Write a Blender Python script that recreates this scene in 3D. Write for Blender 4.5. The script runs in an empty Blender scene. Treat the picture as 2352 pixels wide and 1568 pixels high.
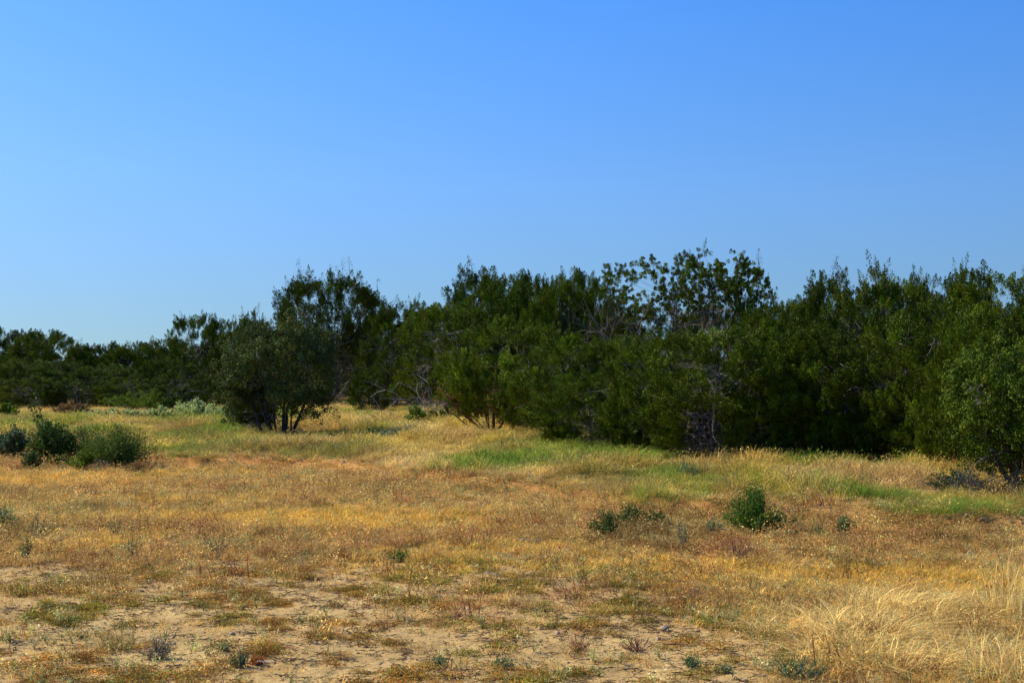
import bpy, math, random
import numpy as np
from mathutils import Vector, Euler

# ------------------------------------------------------------------ camera
scene = bpy.context.scene
C = scene.collection
CAM_H = 2.0
PITCH = math.radians(1.33)
FP = 50.0 / 36.0 * 2352.0          # focal length in the units the layout lists use
cam_d = bpy.data.cameras.new('camera')
cam_d.lens = 50.0; cam_d.sensor_width = 36.0
cam_d.clip_start = 0.1; cam_d.clip_end = 9000.0
cam = bpy.data.objects.new('camera', cam_d); C.objects.link(cam)
cam.location = (0, 0, CAM_H)
cam.rotation_euler = (math.radians(90) + PITCH, 0, 0)
scene.camera = cam

# ------------------------------------------------------------------ sky and sun
SUN_EL = math.radians(40.0)
SUN_AZ = math.radians(-62.0)       # from +Y (view direction), negative = to the left
w = bpy.data.worlds.new('World'); scene.world = w; w.use_nodes = True
nt = w.node_tree; nt.nodes.clear()
sky = nt.nodes.new('ShaderNodeTexSky'); sky.sky_type = 'NISHITA'; sky.sun_disc = False
sky.sun_elevation = SUN_EL; sky.sun_rotation = SUN_AZ
sky.altitude = 0.0; sky.air_density = 2.6; sky.dust_density = 1.0; sky.ozone_density = 5.0
tc = nt.nodes.new('ShaderNodeTexCoord'); va = nt.nodes.new('ShaderNodeVectorMath'); va.operation = 'ADD'; va.inputs[1].default_value = (0, 0, .15)
vn = nt.nodes.new('ShaderNodeVectorMath'); vn.operation = 'NORMALIZE'
nt.links.new(tc.outputs['Generated'], va.inputs[0]); nt.links.new(va.outputs[0], vn.inputs[0]); nt.links.new(vn.outputs[0], sky.inputs[0])
hs = nt.nodes.new('ShaderNodeHueSaturation')
hs.inputs['Saturation'].default_value = 1.7; hs.inputs['Value'].default_value = 1.0
bg = nt.nodes.new('ShaderNodeBackground'); bg.inputs['Strength'].default_value = 0.066
wo = nt.nodes.new('ShaderNodeOutputWorld')
nt.links.new(sky.outputs[0], hs.inputs['Color']); tm = nt.nodes.new('ShaderNodeMix'); tm.data_type = 'RGBA'; tm.blend_type = 'MULTIPLY'; tm.inputs[0].default_value = 1
tm.inputs[7].default_value = (.83, 1.08, 2.22, 1)          # clear blue air
nt.links.new(hs.outputs[0], tm.inputs[6]); nt.links.new(tm.outputs[2], bg.inputs['Color'])
nt.links.new(bg.outputs[0], wo.inputs['Surface'])
sl = bpy.data.lights.new('sun', 'SUN'); sl.energy = 5.0; sl.angle = math.radians(0.55); sl.color = (1.0, 0.92, 0.76)
so = bpy.data.objects.new('sun', sl); C.objects.link(so)
sd = Vector((math.sin(SUN_AZ) * math.cos(SUN_EL), math.cos(SUN_AZ) * math.cos(SUN_EL), math.sin(SUN_EL)))
so.rotation_euler = (-sd).to_track_quat('-Z', 'Y').to_euler()
so.location = sd * 60
vs = scene.view_settings
vs.view_transform = 'Standard'; vs.look = 'None'; vs.exposure = 0.4; vs.gamma = 1.0; vs.use_curve_mapping = False
scene.cycles.max_bounces = 6; scene.cycles.diffuse_bounces = 3; scene.cycles.transmission_bounces = 3
scene.cycles.transparent_max_bounces = 4

# ------------------------------------------------------------------ numeric helpers
def _h(ix, iy, s):
    n = (ix.astype(np.int64) * 374761393 + iy.astype(np.int64) * 668265263 + s * 974634777) & 0xffffffff
    n = ((n ^ (n >> 13)) * 1274126177) & 0xffffffff
    n = (n ^ (n >> 16)) & 0xffffff
    return n / float(0xffffff)
def vnoise(x, y, s=0):
    x = np.asarray(x, float); y = np.asarray(y, float)
    xi = np.floor(x); yi = np.floor(y); fx = x - xi; fy = y - yi
    fx = fx * fx * (3 - 2 * fx); fy = fy * fy * (3 - 2 * fy)
    a = _h(xi, yi, s); b = _h(xi + 1, yi, s); c = _h(xi, yi + 1, s); d = _h(xi + 1, yi + 1, s)
    return (a * (1 - fx) + b * fx) * (1 - fy) + (c * (1 - fx) + d * fx) * fy
def fbm(x, y, s=0, o=4):
    t = 0; a = .5; n = 0
    for k in range(o):
        t = t + a * vnoise(x * 2 ** k, y * 2 ** k, s + k * 7); n += a; a *= .5
    return t / n
def sstep(a, b, x):
    t = np.clip((np.asarray(x, float) - a) / (b - a), 0, 1); return t * t * (3 - 2 * t)

LIPX = np.array([-40, -12, -7.6, -3.3, -1.5, .18, 2.1, 3.2, 4.9, 6.5, 12, 30.])
LIPY = np.array([34, 33, 31.9, 29.2, 27.2, 24.7, 21.6, 20.2, 19.5, 18.9, 18.3, 18.])
def lip(x):
    return np.interp(x, LIPX, LIPY) + (fbm(x * .55, x * 0 + 3.3, 5, 3) - .5) * 1.6
def zsmooth(x, y):
    x = np.asarray(x, float); y = np.asarray(y, float)
    z = 0.0068 * np.clip(y - 30, 0, 170) - 0.00002 * np.clip(y - 200, 0, 1e9)
    z = z + 0.15 * sstep(-.2, .25, y - lip(x))
    z = z + (fbm(x * .12 + 9, y * .12, 11, 2) - .5) * .16 * sstep(6, 14, y)
    return z
def zf(x, y):
    z = zsmooth(x, y)
    z = z + (fbm(x * 1.3, y * 1.3, 21, 3) - .5) * .07
    z = z + (fbm(x * 6, y * 6, 31, 3) - .5) * .03
    return z
def at(px, py):
    """point of the ground seen at this place of the photograph (used once, to survey the site)"""
    v = np.array([(px - 1176) / FP, 1.0, (784 - py) / FP])
    c, s = math.cos(PITCH), math.sin(PITCH)
    d = np.array([v[0], v[1] * c - v[2] * s, v[1] * s + v[2] * c]); d = d / d[1]
    ys = np.concatenate([np.linspace(5, 60, 1400), np.linspace(60.05, 260, 1200)])
    g = CAM_H + d[2] * ys - zsmooth(d[0] * ys, ys)
    k = np.argmax(g < 0) if (g < 0).any() else len(ys) - 1
    return float(d[0] * ys[k]), float(ys[k])
def ray(px, py):
    v = np.array([(px - 1176) / FP, 1.0, (784 - py) / FP]); c, s = math.cos(PITCH), math.sin(PITCH)
    d = np.array([v[0], v[1] * c - v[2] * s, v[1] * s + v[2] * c]); return d / d[1]
def gz(x, y): return float(zf(np.array([x]), np.array([y]))[0])

def norm(v): return v / np.maximum(np.linalg.norm(v, axis=-1, keepdims=True), 1e-9)

# ------------------------------------------------------------------ materials
def new_mat(name):
    m = bpy.data.materials.new(name); m.use_nodes = True
    n = m.node_tree; n.nodes.clear(); return m, n
def nd(n, t, **kw):
    q = n.nodes.new(t)
    for k, v in kw.items(): setattr(q, k, v)
    return q
def leaf_material(name, base, translucent=.25, rough=.62, spec=.06, inst=False):
    """leaf colour = plant colour x per-leaf tint stored on the mesh"""
    m, n = new_mat(name)
    at1 = nd(n, 'ShaderNodeAttribute'); at1.attribute_name = 'tint'
    mul = nd(n, 'ShaderNodeMix', data_type='RGBA', blend_type='MULTIPLY'); mul.inputs[0].default_value = 1
    if inst:
        at2 = nd(n, 'ShaderNodeAttribute'); at2.attribute_type = 'INSTANCER'; at2.attribute_name = 'col'
        n.links.new(at2.outputs['Color'], mul.inputs[6])
    else:
        mul.inputs[6].default_value = (*base, 1)
    n.links.new(at1.outputs['Color'], mul.inputs[7])
    p = nd(n, 'ShaderNodeBsdfPrincipled'); p.inputs['Roughness'].default_value = rough
    p.inputs['Specular IOR Level'].default_value = spec
    t = nd(n, 'ShaderNodeBsdfTranslucent'); mx = nd(n, 'ShaderNodeMixShader'); mx.inputs[0].default_value = translucent
    o = nd(n, 'ShaderNodeOutputMaterial')
    n.links.new(mul.outputs[2], p.inputs['Base Color']); n.links.new(mul.outputs[2], t.inputs['Color'])
    n.links.new(p.outputs[0], mx.inputs[1]); n.links.new(t.outputs[0], mx.inputs[2]); n.links.new(mx.outputs[0], o.inputs[0])
    return m
def bark_material(name, c1, c2):
    m, n = new_mat(name)
    tc = nd(n, 'ShaderNodeTexCoord'); no = nd(n, 'ShaderNodeTexNoise'); no.inputs['Scale'].default_value = 9
    no.inputs['Detail'].default_value = 5
    mp = nd(n, 'ShaderNodeMapping'); mp.inputs['Scale'].default_value = (3, 3, .6)
    r = nd(n, 'ShaderNodeValToRGB'); r.color_ramp.elements[0].color = (*c1, 1); r.color_ramp.elements[1].color = (*c2, 1)
    r.color_ramp.elements[0].position = .38; r.color_ramp.elements[1].position = .66
    p = nd(n, 'ShaderNodeBsdfPrincipled'); p.inputs['Roughness'].default_value = .85; p.inputs['Specular IOR Level'].default_value = .2
    b = nd(n, 'ShaderNodeBump'); b.inputs['Strength'].default_value = .6; b.inputs['Distance'].default_value = .02
    o = nd(n, 'ShaderNodeOutputMaterial')
    L = n.links.new
    L(tc.outputs['Object'], mp.inputs[0]); L(mp.outputs[0], no.inputs['Vector']); L(no.outputs[0], r.inputs[0])
    ti = nd(n, 'ShaderNodeAttribute'); ti.attribute_name = 'tint'; mm = nd(n, 'ShaderNodeMix', data_type='RGBA', blend_type='MULTIPLY'); mm.inputs[0].default_value = 1
    L(r.outputs[0], mm.inputs[6]); L(ti.outputs['Color'], mm.inputs[7])
    L(mm.outputs[2], p.inputs['Base Color']); L(no.outputs[0], b.inputs['Height']); L(b.outputs[0], p.inputs['Normal']); L(p.outputs[0], o.inputs[0])
    return m
def ground_material():
    m, n = new_mat('dry_soil'); L = n.links.new
    tc = nd(n, 'ShaderNodeTexCoord')
    a = nd(n, 'ShaderNodeAttribute'); a.attribute_name = 'litter'  # litter cover, plus the shade painted in before the far trees
    def noise(sc, det, rough=.6):
        q = nd(n, 'ShaderNodeTexNoise'); q.inputs['Scale'].default_value = sc; q.inputs['Detail'].default_value = det
        q.inputs['Roughness'].default_value = rough; L(tc.outputs['Object'], q.inputs['Vector']); return q
    def ramp(src, p0, c0, p1, c1):
        r = nd(n, 'ShaderNodeValToRGB'); e = r.color_ramp.elements
        e[0].position = p0; e[0].color = (*c0, 1); e[1].position = p1; e[1].color = (*c1, 1); L(src, r.inputs[0]); return r
    n1 = noise(1.1, 5); n2 = noise(14, 6, .7); n3 = noise(70, 4, .7)
    soil = ramp(n1.outputs[0], .35, SOIL_A, .68, SOIL_B)
    spk = ramp(n2.outputs[0], .34, (.50, .44, .40), .56, (1, 1, 1))
    mu = nd(n, 'ShaderNodeMix', data_type='RGBA', blend_type='MULTIPLY'); mu.inputs[0].default_value = .75
    L(soil.outputs[0], mu.inputs[6]); L(spk.outputs[0], mu.inputs[7])
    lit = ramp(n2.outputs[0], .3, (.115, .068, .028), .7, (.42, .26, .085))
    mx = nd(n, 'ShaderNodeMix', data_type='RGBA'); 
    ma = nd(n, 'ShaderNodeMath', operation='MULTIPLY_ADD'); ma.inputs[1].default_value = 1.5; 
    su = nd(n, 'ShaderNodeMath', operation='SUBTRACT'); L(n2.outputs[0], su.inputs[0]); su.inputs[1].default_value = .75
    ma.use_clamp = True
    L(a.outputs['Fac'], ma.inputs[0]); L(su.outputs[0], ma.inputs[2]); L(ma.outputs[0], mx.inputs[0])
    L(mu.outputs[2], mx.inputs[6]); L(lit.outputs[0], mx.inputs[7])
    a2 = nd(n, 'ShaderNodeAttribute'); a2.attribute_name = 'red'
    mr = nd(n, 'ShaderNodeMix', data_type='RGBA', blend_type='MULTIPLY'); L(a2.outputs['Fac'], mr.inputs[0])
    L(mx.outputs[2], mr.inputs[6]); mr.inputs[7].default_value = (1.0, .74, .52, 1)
    p = nd(n, 'ShaderNodeBsdfPrincipled'); p.inputs['Roughness'].default_value = .95; p.inputs['Specular IOR Level'].default_value = .1
    L(mr.outputs[2], p.inputs['Base Color'])
    b1 = nd(n, 'ShaderNodeBump'); b1.inputs['Strength'].default_value = .9; b1.inputs['Distance'].default_value = .03
    b2 = nd(n, 'ShaderNodeBump'); b2.inputs['Strength'].default_value = .8; b2.inputs['Distance'].default_value = .008
    L(n2.outputs[0], b1.inputs['Height']); L(n3.outputs[0], b2.inputs['Height']); L(b1.outputs[0], b2.inputs['Normal'])
    L(b2.outputs[0], p.inputs['Normal'])
    o = nd(n, 'ShaderNodeOutputMaterial'); L(p.outputs[0], o.inputs[0]); return m
SOIL_A = (.48, .30, .095); SOIL_B = (.68, .455, .155)
MAT = {
    'juniper': leaf_material('juniper_foliage', (.096, .128, .005), .08, .6, .06),
    'juniper_light': leaf_material('light_juniper_foliage', (.130, .170, .008), .12, .6, .06),
    'juniper_dark': leaf_material('dark_juniper_foliage', (.067, .095, .005), .08, .6, .06),
    'oak': leaf_material('oak_foliage', (.092, .112, .022), .10, .6, .05),
    'oak_light': leaf_material('light_oak_foliage', (.080, .115, .008), .12, .6, .04),
    'bark': bark_material('grey_bark', (.06, .05, .042), (.20, .175, .15)),
    'dark_bark': bark_material('dark_bark', (.025, .02, .018), (.085, .07, .06)),
    'dead': bark_material('weathered_dead_wood', (.20, .18, .16), (.42, .39, .35)),
    'red_twig': bark_material('red_brown_twig', (.12, .045, .025), (.28, .12, .07)),
    'cover': leaf_material('ground_plants', (1, 1, 1), .35, .7, .08, inst=True),
    'stone': bark_material('pale_limestone', (.30, .20, .11), (.60, .45, .28)),
    'bone': bark_material('bleached_white', (.5, .43, .32), (.70, .62, .48)),
    'ground': ground_material(),
}
def plant_mat(name, col, tr=.25):
    if name not in MAT: MAT[name] = leaf_material(name, col, tr)
    return MAT[name]

# ------------------------------------------------------------------ mesh building
class MB:
    """collects quads and tubes and links them as ONE mesh object"""
    def __init__(s): s.v = []; s.f = []; s.t = []; s.n = 0; s.tri = []
    def add(s, v, f, t=None):
        v = np.asarray(v, np.float32).reshape(-1, 3); f = np.asarray(f, np.int64)
        if t is None: t = np.ones((len(v), 3), np.float32)
        t = np.broadcast_to(np.asarray(t, np.float32), (len(v), 3))
        s.v.append(v); s.f.append(f + s.n); s.t.append(t); s.n += len(v)
    def tube(s, pts, r, k=5, tint=(1, 1, 1)):
        pts = np.asarray(pts, float); m = len(pts); r = np.broadcast_to(np.asarray(r, float), (m,))
        d = norm(np.gradient(pts, axis=0)); up = np.tile(np.array([.13, .31, .94]), (m, 1))
        a = norm(np.cross(d, up)); b = np.cross(d, a)
        an = np.arange(k) / k * 2 * np.pi
        v = pts[:, None] + r[:, None, None] * (np.cos(an)[None, :, None] * a[:, None] + np.sin(an)[None, :, None] * b[:, None])
        i = np.arange(m - 1)[:, None] * k; j = np.arange(k)[None]; j2 = (j + 1) % k
        f = np.stack([i + j, i + j2, i + k + j2, i + k + j], -1).reshape(-1, 4)
        s.add(v.reshape(-1, 3), f, tint)
    def leaves(s, c, d, L, W, tint, rng, fold=0.0, nrm=None):
        """rhombic leaves: centre c, long axis d"""
        n = len(c); q = norm(rng.normal(size=(n, 3))) if nrm is None else nrm; sx = norm(np.cross(d, q))
        L = np.broadcast_to(L, (n,))[:, None]; W = np.broadcast_to(W, (n,))[:, None]
        nn = np.cross(d, sx)
        v = np.stack([c - d * L * .5, c + sx * W * .5 + nn * W * fold, c + d * L * .5, c - sx * W * .5 + nn * W * fold], 1)
        f = np.arange(n * 4).reshape(n, 4)
        s.add(v.reshape(-1, 3), f, np.repeat(tint, 4, 0))
    def blades(s, p0, hdir, h, reach, wd, tint, segs=3, tip=None):
        """curved grass blades; p0 root, hdir horizontal lean direction, h height, reach sideways"""
        n = len(p0); side = np.stack([-hdir[:, 1], hdir[:, 0], np.zeros(n)], 1)
        vs_ = []
        for k in range(segs + 1):
            t = k / segs
            c = p0 + hdir * (reach * t ** 1.8)[:, None] + np.array([0, 0, 1.]) * (h * (t - .28 * t ** 3 * (reach / np.maximum(h, 1e-3)).clip(0, 1.6)))[:, None]
            ww = (wd * (1 - t) ** .6 * .5)[:, None] + .0004
            vs_ += [c - side * ww, c + side * ww]
        v = np.stack(vs_, 1); m = 2 * (segs + 1)
        base = np.arange(n)[:, None, None] * m; k = np.arange(segs)[None, :, None] * 2
        f = (base + k + np.array([0, 1, 3, 2])[None, None]).reshape(-1, 4)
        s.add(v.reshape(-1, 3), f, np.repeat(tint, m, 0))
    def mesh(s, name, mat, smooth=False):
        me = bpy.data.meshes.new(name)
        v = np.concatenate(s.v); f = np.concatenate(s.f).astype(np.int32); t = np.concatenate(s.t)
        k = f.shape[1]
        me.vertices.add(len(v)); me.vertices.foreach_set('co', v.ravel())
        me.loops.add(f.size); me.loops.foreach_set('vertex_index', f.ravel())
        me.polygons.add(len(f)); me.polygons.foreach_set('loop_start', np.arange(0, f.size, k, dtype=np.int32))
        if smooth: me.polygons.foreach_set('use_smooth', np.ones(len(f), bool))
        me.update(calc_edges=True)
        ca = me.attributes.new('tint', 'FLOAT_COLOR', 'POINT')
        ca.data.foreach_set('color', np.concatenate([t, np.ones((len(t), 1), np.float32)], 1).astype(np.float32).ravel())
        me.materials.append(mat); return me
    def build(s, name, mat, parent=None, smooth=False):
        o = bpy.data.objects.new(name, s.mesh(name, mat, smooth)); C.objects.link(o); o.parent = parent; return o

def tag(o, label=None, cat=None, group=None, kind=None):
    if label: o['label'] = label
    if cat: o['category'] = cat
    if group: o['group'] = group
    if kind: o['kind'] = kind
    return o
def empty(name, loc=(0, 0, 0), rz=0):
    o = bpy.data.objects.new(name, None); C.objects.link(o); o.location = loc; o.rotation_euler = (0, 0, rz)
    o.empty_display_size = .3; return o
def copy_tree(root):
    r = root.copy(); C.objects.link(r)
    for k in list(r.keys()):
        if k in ('label', 'group'): del r[k]
    for ch in root.children:
        c = ch.copy(); C.objects.link(c); c.parent = r
    return r
def tints(n, rng, v=.35, warm=.12):
    b = np.exp(rng.normal(0, v, n)); wv = rng.normal(0, warm, n)
    return np.stack([b * (1 + wv), b, b * (1 - wv * .8)], 1).clip(.15, 3.0)

# ------------------------------------------------------------------ ground
def px_of(x, y): return 1176 + x / np.maximum(y, 1) * FP
def py_of(y): return 860 + 2.0 * FP / np.maximum(y, 4)

STREAKS = [  # flattened straw-coloured bands: centre, half width, half depth in photo units, weight
    (60, 1108, 230, 11, 1), (420, 1150, 260, 9, .7), (560, 1192, 330, 13, .9), (880, 1195, 260, 20, 1.2), (1010, 1280, 160, 12, .8), (1000, 1310, 170, 17, .9),
    (1500, 1300, 300, 12, 1), (1850, 1325, 420, 17, 1.2), (2100, 1350, 260, 15, 1), (1200, 1262, 170, 9, .8), (300, 1090, 330, 8, .6),
    (150, 1258, 90, 14, .7), (300, 1240, 70, 14, .8), (1330, 1190, 120, 9, .35), (780, 1320, 120, 10, .6)]
PINKS = [(150, 1310, 200, 26, 1), (780, 1270, 230, 32, 1), (1270, 1215, 190, 30, .8), (1420, 1360, 230, 30, 1), (860, 1350, 180, 26, .9), (430, 1230, 150, 28, .7),
    (980, 1100, 160, 20, .9), (1650, 1260, 200, 24, .9), (1600, 1150, 300, 18, .7), (2000, 1250, 260, 26, .6), (1540, 1470, 130, 22, .8), (1900, 1390, 150, 20, .6), (2100, 1185, 300, 11, 1), (350, 1370, 200, 20, .7)]
GREENS = [(820, 1045, 110, 16, 1.2), (560, 1015, 160, 22, .7), (1090, 1075, 80, 14, .8), (1230, 1045, 180, 22, .6), (1600, 1050, 220, 24, .8), (2010, 1145, 90, 14, .8), (2200, 1158, 260, 14, 1.0),
    (1350, 1035, 120, 16, .4), (1750, 1050, 150, 20, .8), (480, 1000, 130, 16, .4), (300, 965, 250, 12, .5), (100, 965, 150, 14, .5), (1480, 1100, 200, 12, .4)]
BARES = [(200, 1120, 420, 22, 1.3), (600, 1078, 380, 13, 1.3), (950, 1150, 300, 10, .7), (1380, 1168, 260, 11, 1.4), (2120, 1230, 320, 11, 1.2), (1700, 1215, 200, 10, .8),
    (650, 1440, 700, 22, 1.6), (1150, 1505, 800, 24, 2.0), (350, 1545, 500, 16, 1.6), (1500, 1550, 400, 18, 1.6), (300, 1215, 300, 8, .8)]
def zone(lst, x, y):
    t = np.zeros_like(x)
    for (cx, cy, rx, ry, wt) in lst:
        X, Y = at(cx, cy); RX = rx * Y / FP
        RY = abs(at(cx, cy - ry)[1] - at(cx, cy + ry)[1]) / 2
        d = ((x - X) / RX) ** 2 + ((y - Y) / RY) ** 2
        t = t + wt * np.exp(-d * .9)
    return t
def fields(x, y):
    """what grows where: returns dict of weights"""
    PX = px_of(x, y); PY = py_of(y); l = lip(x)
    n1 = fbm(x * .5, y * .5, 41, 4); n2 = fbm(x * 1.7, y * 1.7, 51, 4); n3 = fbm(x * .9 + 5, y * .35, 61, 4)
    mead = sstep(-.4, 1.6, y - l + (n1 - .5) * 4)
    mead = mead * (1 - .85 * sstep(430, 250, PX) * sstep(1010, 1040, PY))
    fg = sstep(1270, 1410, PY + (n1 - .5) * 260)
    right = sstep(1560, 1860, PX + (n1 - .5) * 420 - (PY > 1440) * 60) * sstep(1270, 1330, PY)
    st = zone(STREAKS, x, y) * (.5 + n3); pk = zone(PINKS, x, y) * (.45 + n2 * 1.1); gr = zone(GREENS, x, y)
    bare = fg * (1 - right * .95)
    br = zone(BARES, x, y) * sstep(.42, .58, fbm(x * 1.1 + 7, y * .8, 161, 4))
    patch = sstep(.48, .60, fbm(x * 2.3, y * 2.0, 151, 4))
    W = {}
    W['tall'] = mead * 1.3 + right * .07 * sstep(.4, .6, n1)
    W['short'] = (1 - mead) * (.38 + 3.4 * st + right * 1.0) * (1 - bare * .8) + mead * .3
    W['wisp'] = (1 - mead) * (.38 + .9 * pk) * (1 - bare * .78) + mead * .08
    W['pale'] = (1 - mead) * (.13 + .5 * sstep(.5, .65, fbm(x * .8, y * .8, 71, 3))) * (1 - .5 * bare) * (1 - .5 * right) + mead * .12
    W['mat'] = bare * patch * .95 + (1 - mead) * .10
    W['none'] = 2.2 * br + mead * (.25 + 1.5 * sstep(.54, .66, fbm(x * .9 + 3, y * .5 + 8, 141, 4)) + 1.2 * sstep(56, 66, y)) + (1 - mead) * (.8 + 1.8 * sstep(.53, .66, fbm(x * .7 + 30, y * .45, 121, 4)) + bare * (6.5 - patch * 5.4)) + .02
    return W, dict(mead=mead, bare=bare, right=right, st=st, pk=pk, gr=gr, n1=n1, n2=n2, n3=n3, PX=PX, PY=PY)

def build_ground():
    ys = np.concatenate([np.linspace(-40, 4.5, 24), np.exp(np.linspace(math.log(5), math.log(90), 820)), np.exp(np.linspace(math.log(92), math.log(5000), 70))])
    u = np.linspace(-1, 1, 640); u = u * .75 + .25 * u ** 3
    wy = np.maximum(12, np.abs(ys) * .62 + 6)
    wy = np.where(ys > 90, wy * (1 + (ys - 90) / 400), wy)
    X = u[None] * wy[:, None]; Y = np.repeat(ys[:, None], len(u), 1)
    Z = zf(X, Y)
    m, k = X.shape
    v = np.stack([X, Y, Z], -1).reshape(-1, 3)
    i = np.arange(m - 1)[:, None] * k; j = np.arange(k - 1)[None]
    f = np.stack([i + j, i + j + 1, i + k + j + 1, i + k + j], -1).reshape(-1, 4)
    b = MB(); b.add(v, f); o = b.build('ground', MAT['ground'], smooth=True)
    W, q = fields(v[:, 0], v[:, 1])
    tot = sum(W.values()); cov = 1 - W['none'] / tot
    lit = (cov * (.25 + .75 * q['mead']) + .25 * q['right']).clip(0, 1)
    shade = sstep(46, 60, v[:, 1]) * .3  # tree shade painted into the far ground as extra dark litter colour
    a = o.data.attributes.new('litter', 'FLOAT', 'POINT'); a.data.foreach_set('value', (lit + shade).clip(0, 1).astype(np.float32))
    d = v[:, 1] - lip(v[:, 0])
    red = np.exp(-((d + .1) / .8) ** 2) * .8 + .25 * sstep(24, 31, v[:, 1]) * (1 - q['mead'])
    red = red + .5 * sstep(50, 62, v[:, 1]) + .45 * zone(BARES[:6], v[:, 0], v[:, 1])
    a = o.data.attributes.new('red', 'FLOAT', 'POINT'); a.data.foreach_set('value', red.clip(0, 1).astype(np.float32))
    tag(o, 'tan sandy soil with a low eroded step, rising gently to the trees', 'ground', kind='structure')
build_ground()

# ------------------------------------------------------------------ ground plants (uncountable)
def proto_object(name, mb, mat):
    return bpy.data.objects.new(name, mb.mesh(name, mat))        # never linked: only read by the scatter
def p_tall(seed):
    r = np.random.default_rng(seed); n = 34; b = MB()
    a = r.uniform(0, 2 * np.pi, n); rr = .11 * np.sqrt(r.random(n))
    p = np.stack([rr * np.cos(a), rr * np.sin(a), np.zeros(n) - .01], 1)
    a2 = a + r.normal(0, .8, n); hd = np.stack([np.cos(a2), np.sin(a2), 0 * a2], 1)
    h = r.uniform(.16, .40, n); b.blades(p, hd, h, h * r.uniform(.1, .8, n), r.uniform(.005, .010, n), tints(n, r, .25, .12), 3)
    m = 12; c = np.stack([r.normal(0, .1, m), r.normal(0, .1, m), r.uniform(.2, .36, m)], 1)
    b.leaves(c, norm(np.stack([r.normal(0, .6, m), r.normal(0, .6, m), np.ones(m)], 1)), .045, .008, tints(m, r, .2, .1) * 1.1, r)
    return b
def p_short(seed):
    r = np.random.default_rng(seed); n = 60; b = MB()
    a = r.uniform(0, 2 * np.pi, n); rr = .13 * np.sqrt(r.random(n))
    p = np.stack([rr * np.cos(a), rr * np.sin(a), np.zeros(n) - .004], 1)
    a2 = a + r.normal(0, 1.2, n); hd = np.stack([np.cos(a2), np.sin(a2), 0 * a2], 1)
    h = r.uniform(.02, .085, n); b.blades(p, hd, h, h * r.uniform(.3, 1.8, n), r.uniform(.003, .0055, n), tints(n, r, .28, .1), 2)
    return b
def p_wisp(seed):
    r = np.random.default_rng(seed); b = MB(); n = 26
    a = r.uniform(0, 2 * np.pi, n); hd = np.stack([np.cos(a), np.sin(a), 0 * a], 1)
    p = np.stack([r.normal(0, .04, n), r.normal(0, .04, n), np.zeros(n) - .003], 1)
    h = r.uniform(.05, .14, n); b.blades(p, hd, h, h * r.uniform(.4, 1.6, n), r.uniform(.002, .004, n), tints(n, r, .25, .1) * np.array([.62, .5, .5]), 2)
    m = 110; th = r.uniform(0, 2 * np.pi, m); ph = r.random(m); R = .15 * r.uniform(.35, 1, m) ** .6
    c = np.stack([R * np.cos(th) * np.sqrt(1 - ph ** 2), R * np.sin(th) * np.sqrt(1 - ph ** 2), R * ph * .75 + .01], 1)
    b.leaves(c, norm(r.normal(size=(m, 3)) + [0, 0, .5]), r.uniform(.008, .022, m), r.uniform(.003, .006, m), tints(m, r, .4, .12), r)
    return b
def p_pale(seed):
    r = np.random.default_rng(seed); b = MB(); n = 9
    a = r.uniform(0, 2 * np.pi, n); hd = np.stack([np.cos(a), np.sin(a), 0 * a], 1); p = np.zeros((n, 3))
    h = r.uniform(.04, .12, n); rc = h * r.uniform(.2, 1.3, n)
    b.blades(p, hd, h, rc, np.full(n, .004), tints(n, r, .2) * .5, 2)
    m = 42; k = r.integers(0, n, m); t = r.uniform(.3, 1, m)
    c = hd[k] * (rc[k] * t)[:, None] + np.array([0, 0, 1.]) * (h[k] * t * .9)[:, None] + r.normal(0, .012, (m, 3))
    c[:, 2] = np.abs(c[:, 2]) + .004
    b.leaves(c, norm(r.normal(size=(m, 3)) + [0, 0, .3]), r.uniform(.010, .020, m), r.uniform(.005, .010, m), tints(m, r, .3, .06), r)
    return b
def p_mat(seed):
    r = np.random.default_rng(seed); b = MB(); m = 230
    th = r.uniform(0, 2 * np.pi, m); k = 7; arm = r.integers(0, k, m); ang = arm / k * 2 * np.pi + r.normal(0, .22, m)
    R = .19 * r.random(m) ** .8 * r.uniform(.6, 1.1, m)
    c = np.stack([R * np.cos(ang), R * np.sin(ang), r.uniform(.003, .05, m) * (1 - R / .24) + .006], 1)
    g = r.random(m)[:, None]; tn = tints(m, r, .3, .1) * (np.array([.75, 1.15, .9]) * (g < .45) + np.array([1.25, .82, .6]) * (g >= .45))
    b.leaves(c, norm(r.normal(size=(m, 3)) + [0, 0, .8]), r.uniform(.014, .032, m), r.uniform(.005, .009, m), tn, r)
    for q in range(k):
        aa = q / k * 2 * np.pi + r.normal(0, .2); L = r.uniform(.12, .24)
        b.tube([[0, 0, .01], [math.cos(aa) * L * .5, math.sin(aa) * L * .5, .02], [math.cos(aa + .2) * L, math.sin(aa + .2) * L, .008]], [.003, .002, .001], 3, (.5, .3, .25))
    return b
def ico_mesh(seed, flat=.6):
    r = np.random.default_rng(seed)
    nu, nv = 7, 5; pts = []
    for i in range(nv + 1):
        ph = np.pi * i / nv
        for j in range(nu):
            th = 2 * np.pi * j / nu; q = 1 + r.normal(0, .16) if 0 < i < nv else 1
            pts.append([math.sin(ph) * math.cos(th) * q, math.sin(ph) * math.sin(th) * q, math.cos(ph) * flat * q])
    f = [[i * nu + j, (i + 1) * nu + j, (i + 1) * nu + (j + 1) % nu, i * nu + (j + 1) % nu] for i in range(nv) for j in range(nu)]
    b = MB(); b.add(np.array(pts), np.array(f)); return b
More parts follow.
